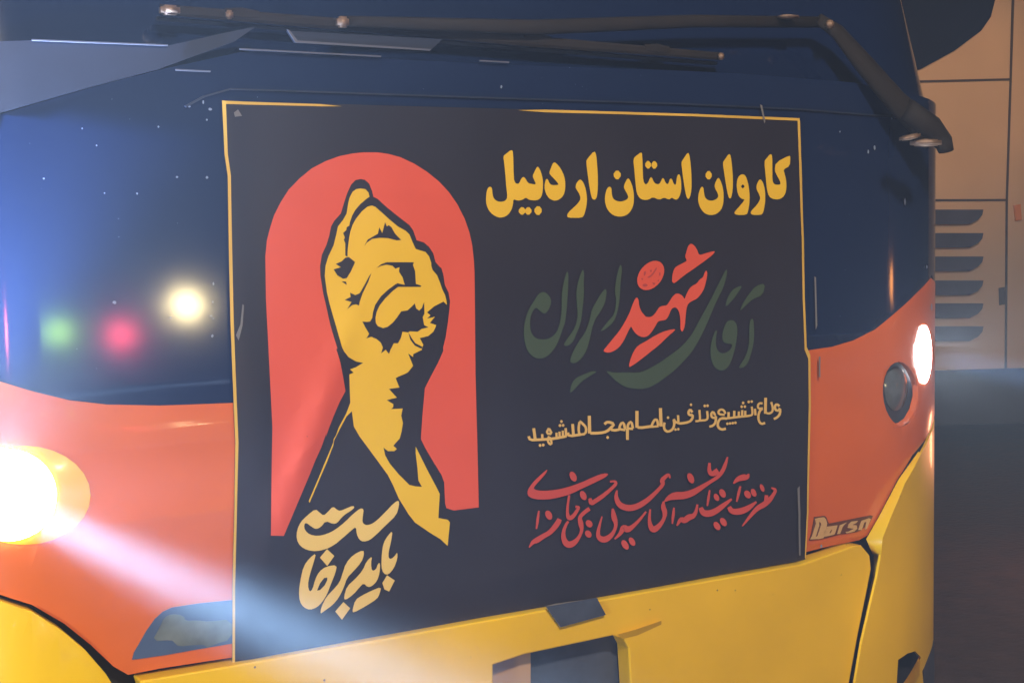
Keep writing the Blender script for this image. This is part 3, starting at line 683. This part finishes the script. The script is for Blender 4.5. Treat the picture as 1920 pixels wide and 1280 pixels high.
sh += [ell(690, 285, 44, 62, *IJ), ell(820, 525, 42, 58, *IJ), ell(895, 880, 44, 46, *IJ), ell(885, 1010, 42, 46, *IJ), ell(380, 770, 44, 58, *IJ), ell(1435, 1105, 38, 52, *IJ), ell(1345, 1145, 42, 58, *IJ),
       ell(505, 310, 42, 65, *JJ), ell(830, 550, 34, 46, *JJ), ell(905, 500, 40, 54, *JJ), ell(830, 910, 40, 52, *JJ), ell(912, 860, 40, 52, *JJ), ell(1215, 512, 42, 50, *JJ), ell(1290, 490, 34, 50, *JJ), ell(1395, 430, 26, 48, *JJ)]
stroke_mesh('red_lettering', st, sh, mat('printed_crimson', (0.50, 0.058, 0.042), 0.45), 0.0060)

# tape creases at the edges, and a reflection line drawn as a pale strip
for piece in ('1424,196 1428,198 1434,228 1432,232 1428,214', '1526,518 1529,520 1531,610 1528,618', '1534,668 1537,668 1537,708 1534,706', '453,570 456,572 453,610 446,638 441,628 449,608',
      '436,212 444,206 452,218 438,220', '1493,915 1497,910 1499,1040 1496,1040', '1018,1136 1040,1130 1100,1122 1100,1124 1040,1133'):
    print_mesh('crease_and_glint', [[nums(piece)]], M['p_wht'], 0.004)

# ------------------------------------------------------------------ the coach parked behind
D2 = 9.0
C2 = CAM + ray(1830, 400)*D2
ang = YAW + radians(-5)
RX = Vector((cos(ang), -sin(ang), 0)); NY = Vector((-sin(ang), -cos(ang), 0))     # along its side, and out of it
def V(px, py, off=0.0):
    d = ray(px, py); o = C2 + NY*off
    t = (o-CAM).dot(NY)/d.dot(NY); return CAM + d*t
BUS2 = empty('coach', (C2.x, C2.y, ZG))
tag(BUS2, 'beige coach parked behind, seen side on with dark window and vent slats', 'coach')
def slab(name, corners, mt, parent, depth, back=True):
    bm = bmesh.new(); a = [bm.verts.new(p) for p in corners]; b = [bm.verts.new(Vector(p)-NY*depth) for p in corners]
    n = len(a); bm.faces.new(a); bm.faces.new(b[::-1])
    for i in range(n): bm.faces.new((a[i], b[i], b[(i+1) % n], a[(i+1) % n]))
    bmesh.ops.recalc_face_normals(bm, faces=bm.faces[:])
    return bm_obj(name, bm, mt, parent)
zb = V(1830, 692).z; zt = zb+2.75
def at(u, z, off=0.0): return Vector((C2.x, C2.y, 0)) + RX*u + NY*off + Vector((0, 0, z))
slab('body_side', [at(-4.5, zb), at(5.5, zb), at(5.5, zt), at(-4.5, zt)], M['beige'], BUS2, 2.5)
slab('underframe', [at(-4.3, ZG+.18, -.15), at(5.3, ZG+.18, -.15), at(5.3, zb, -.15), at(-4.3, zb, -.15)], M['gap'], BUS2, 2.2)
for u in (-2.9, 2.6):
    for dd_ in (0.02, 2.2):
        bm = bmesh.new(); bmesh.ops.create_cone(bm, cap_ends=True, segments=32, radius1=.48, radius2=.48, depth=.3)
        rot = Matrix((RX, Vector((0, 0, 1)), NY)).transposed().to_4x4()
        bmesh.ops.transform(bm, matrix=Matrix.Translation(at(u, ZG+.48, -dd_-.15)) @ rot, verts=bm.verts[:])
        bm_obj('wheel', bm, M['tyre'], BUS2)
def poly2(name, s, mt, off, depth, n=0, parent=BUS2):
    return slab(name, [V(x, y, off) for x, y in pts(s, n=n)], mt, parent, depth)
poly2('window', '1500,-60 1880,-60 1866,0 1858,32 1840,58 1790,95 1730,128 1600,180', M['glass'], .012, .01)
poly2('panel_seam', '1600,154 1895,147 1895,151 1600,158', M['seam'], .006, .004)
poly2('panel_seam', '1600,374 1890,373 1890,377 1600,378', M['seam'], .006, .004)
poly2('panel_seam', '1899,-60 1904,-60 1897,160 1890,380 1888,692 1884,692 1886,380 1893,160', M['seam'], .008, .004)
poly2('door_latch', '1873,540 1884,538 1885,570 1874,572', M['seam'], .01, .006)
poly2('marker_lamp', '1902,385 1914,383 1916,412 1905,414', M['orange_lamp'], .02, .02)
for y0 in (393, 437, 481, 526, 569, 612):
    poly2('vent_slat', f'1690,{y0} 1844,{y0} 1842,{y0+10} 1834,{y0+19} 1818,{y0+27} 1690,{y0+28}', M['slat'], .03, .03)

# lamps of the street behind the photographer, seen only as reflections in the paint
def mirror_at(px, py, dist):
    x, z = U(px, py); e = 1e-4
    n = Vector((-(yS(x+e)-yS(x-e))/(2*e), 1, 0)).normalized()*-1
    P = Vector((x, yS(x), z)); d = (P-CAM).normalized(); r = d - 2*d.dot(n)*n
    return P + r*dist
for px, py, dist, e, c, s in ((350, 572, 9, 60, (1.0, .80, .40), .08), (228, 628, 9, 26, (1.0, .06, .12), .08), (108, 622, 8, 13, (.45, .9, .10), .08), (12, 622, 8, 60, (1.0, .15, .18), .10), (1672, 530, 9, 20, (1.0, .35, .08), .15)):
    lamp('street_light', 'POINT', mirror_at(px, py, dist), e, c, s)
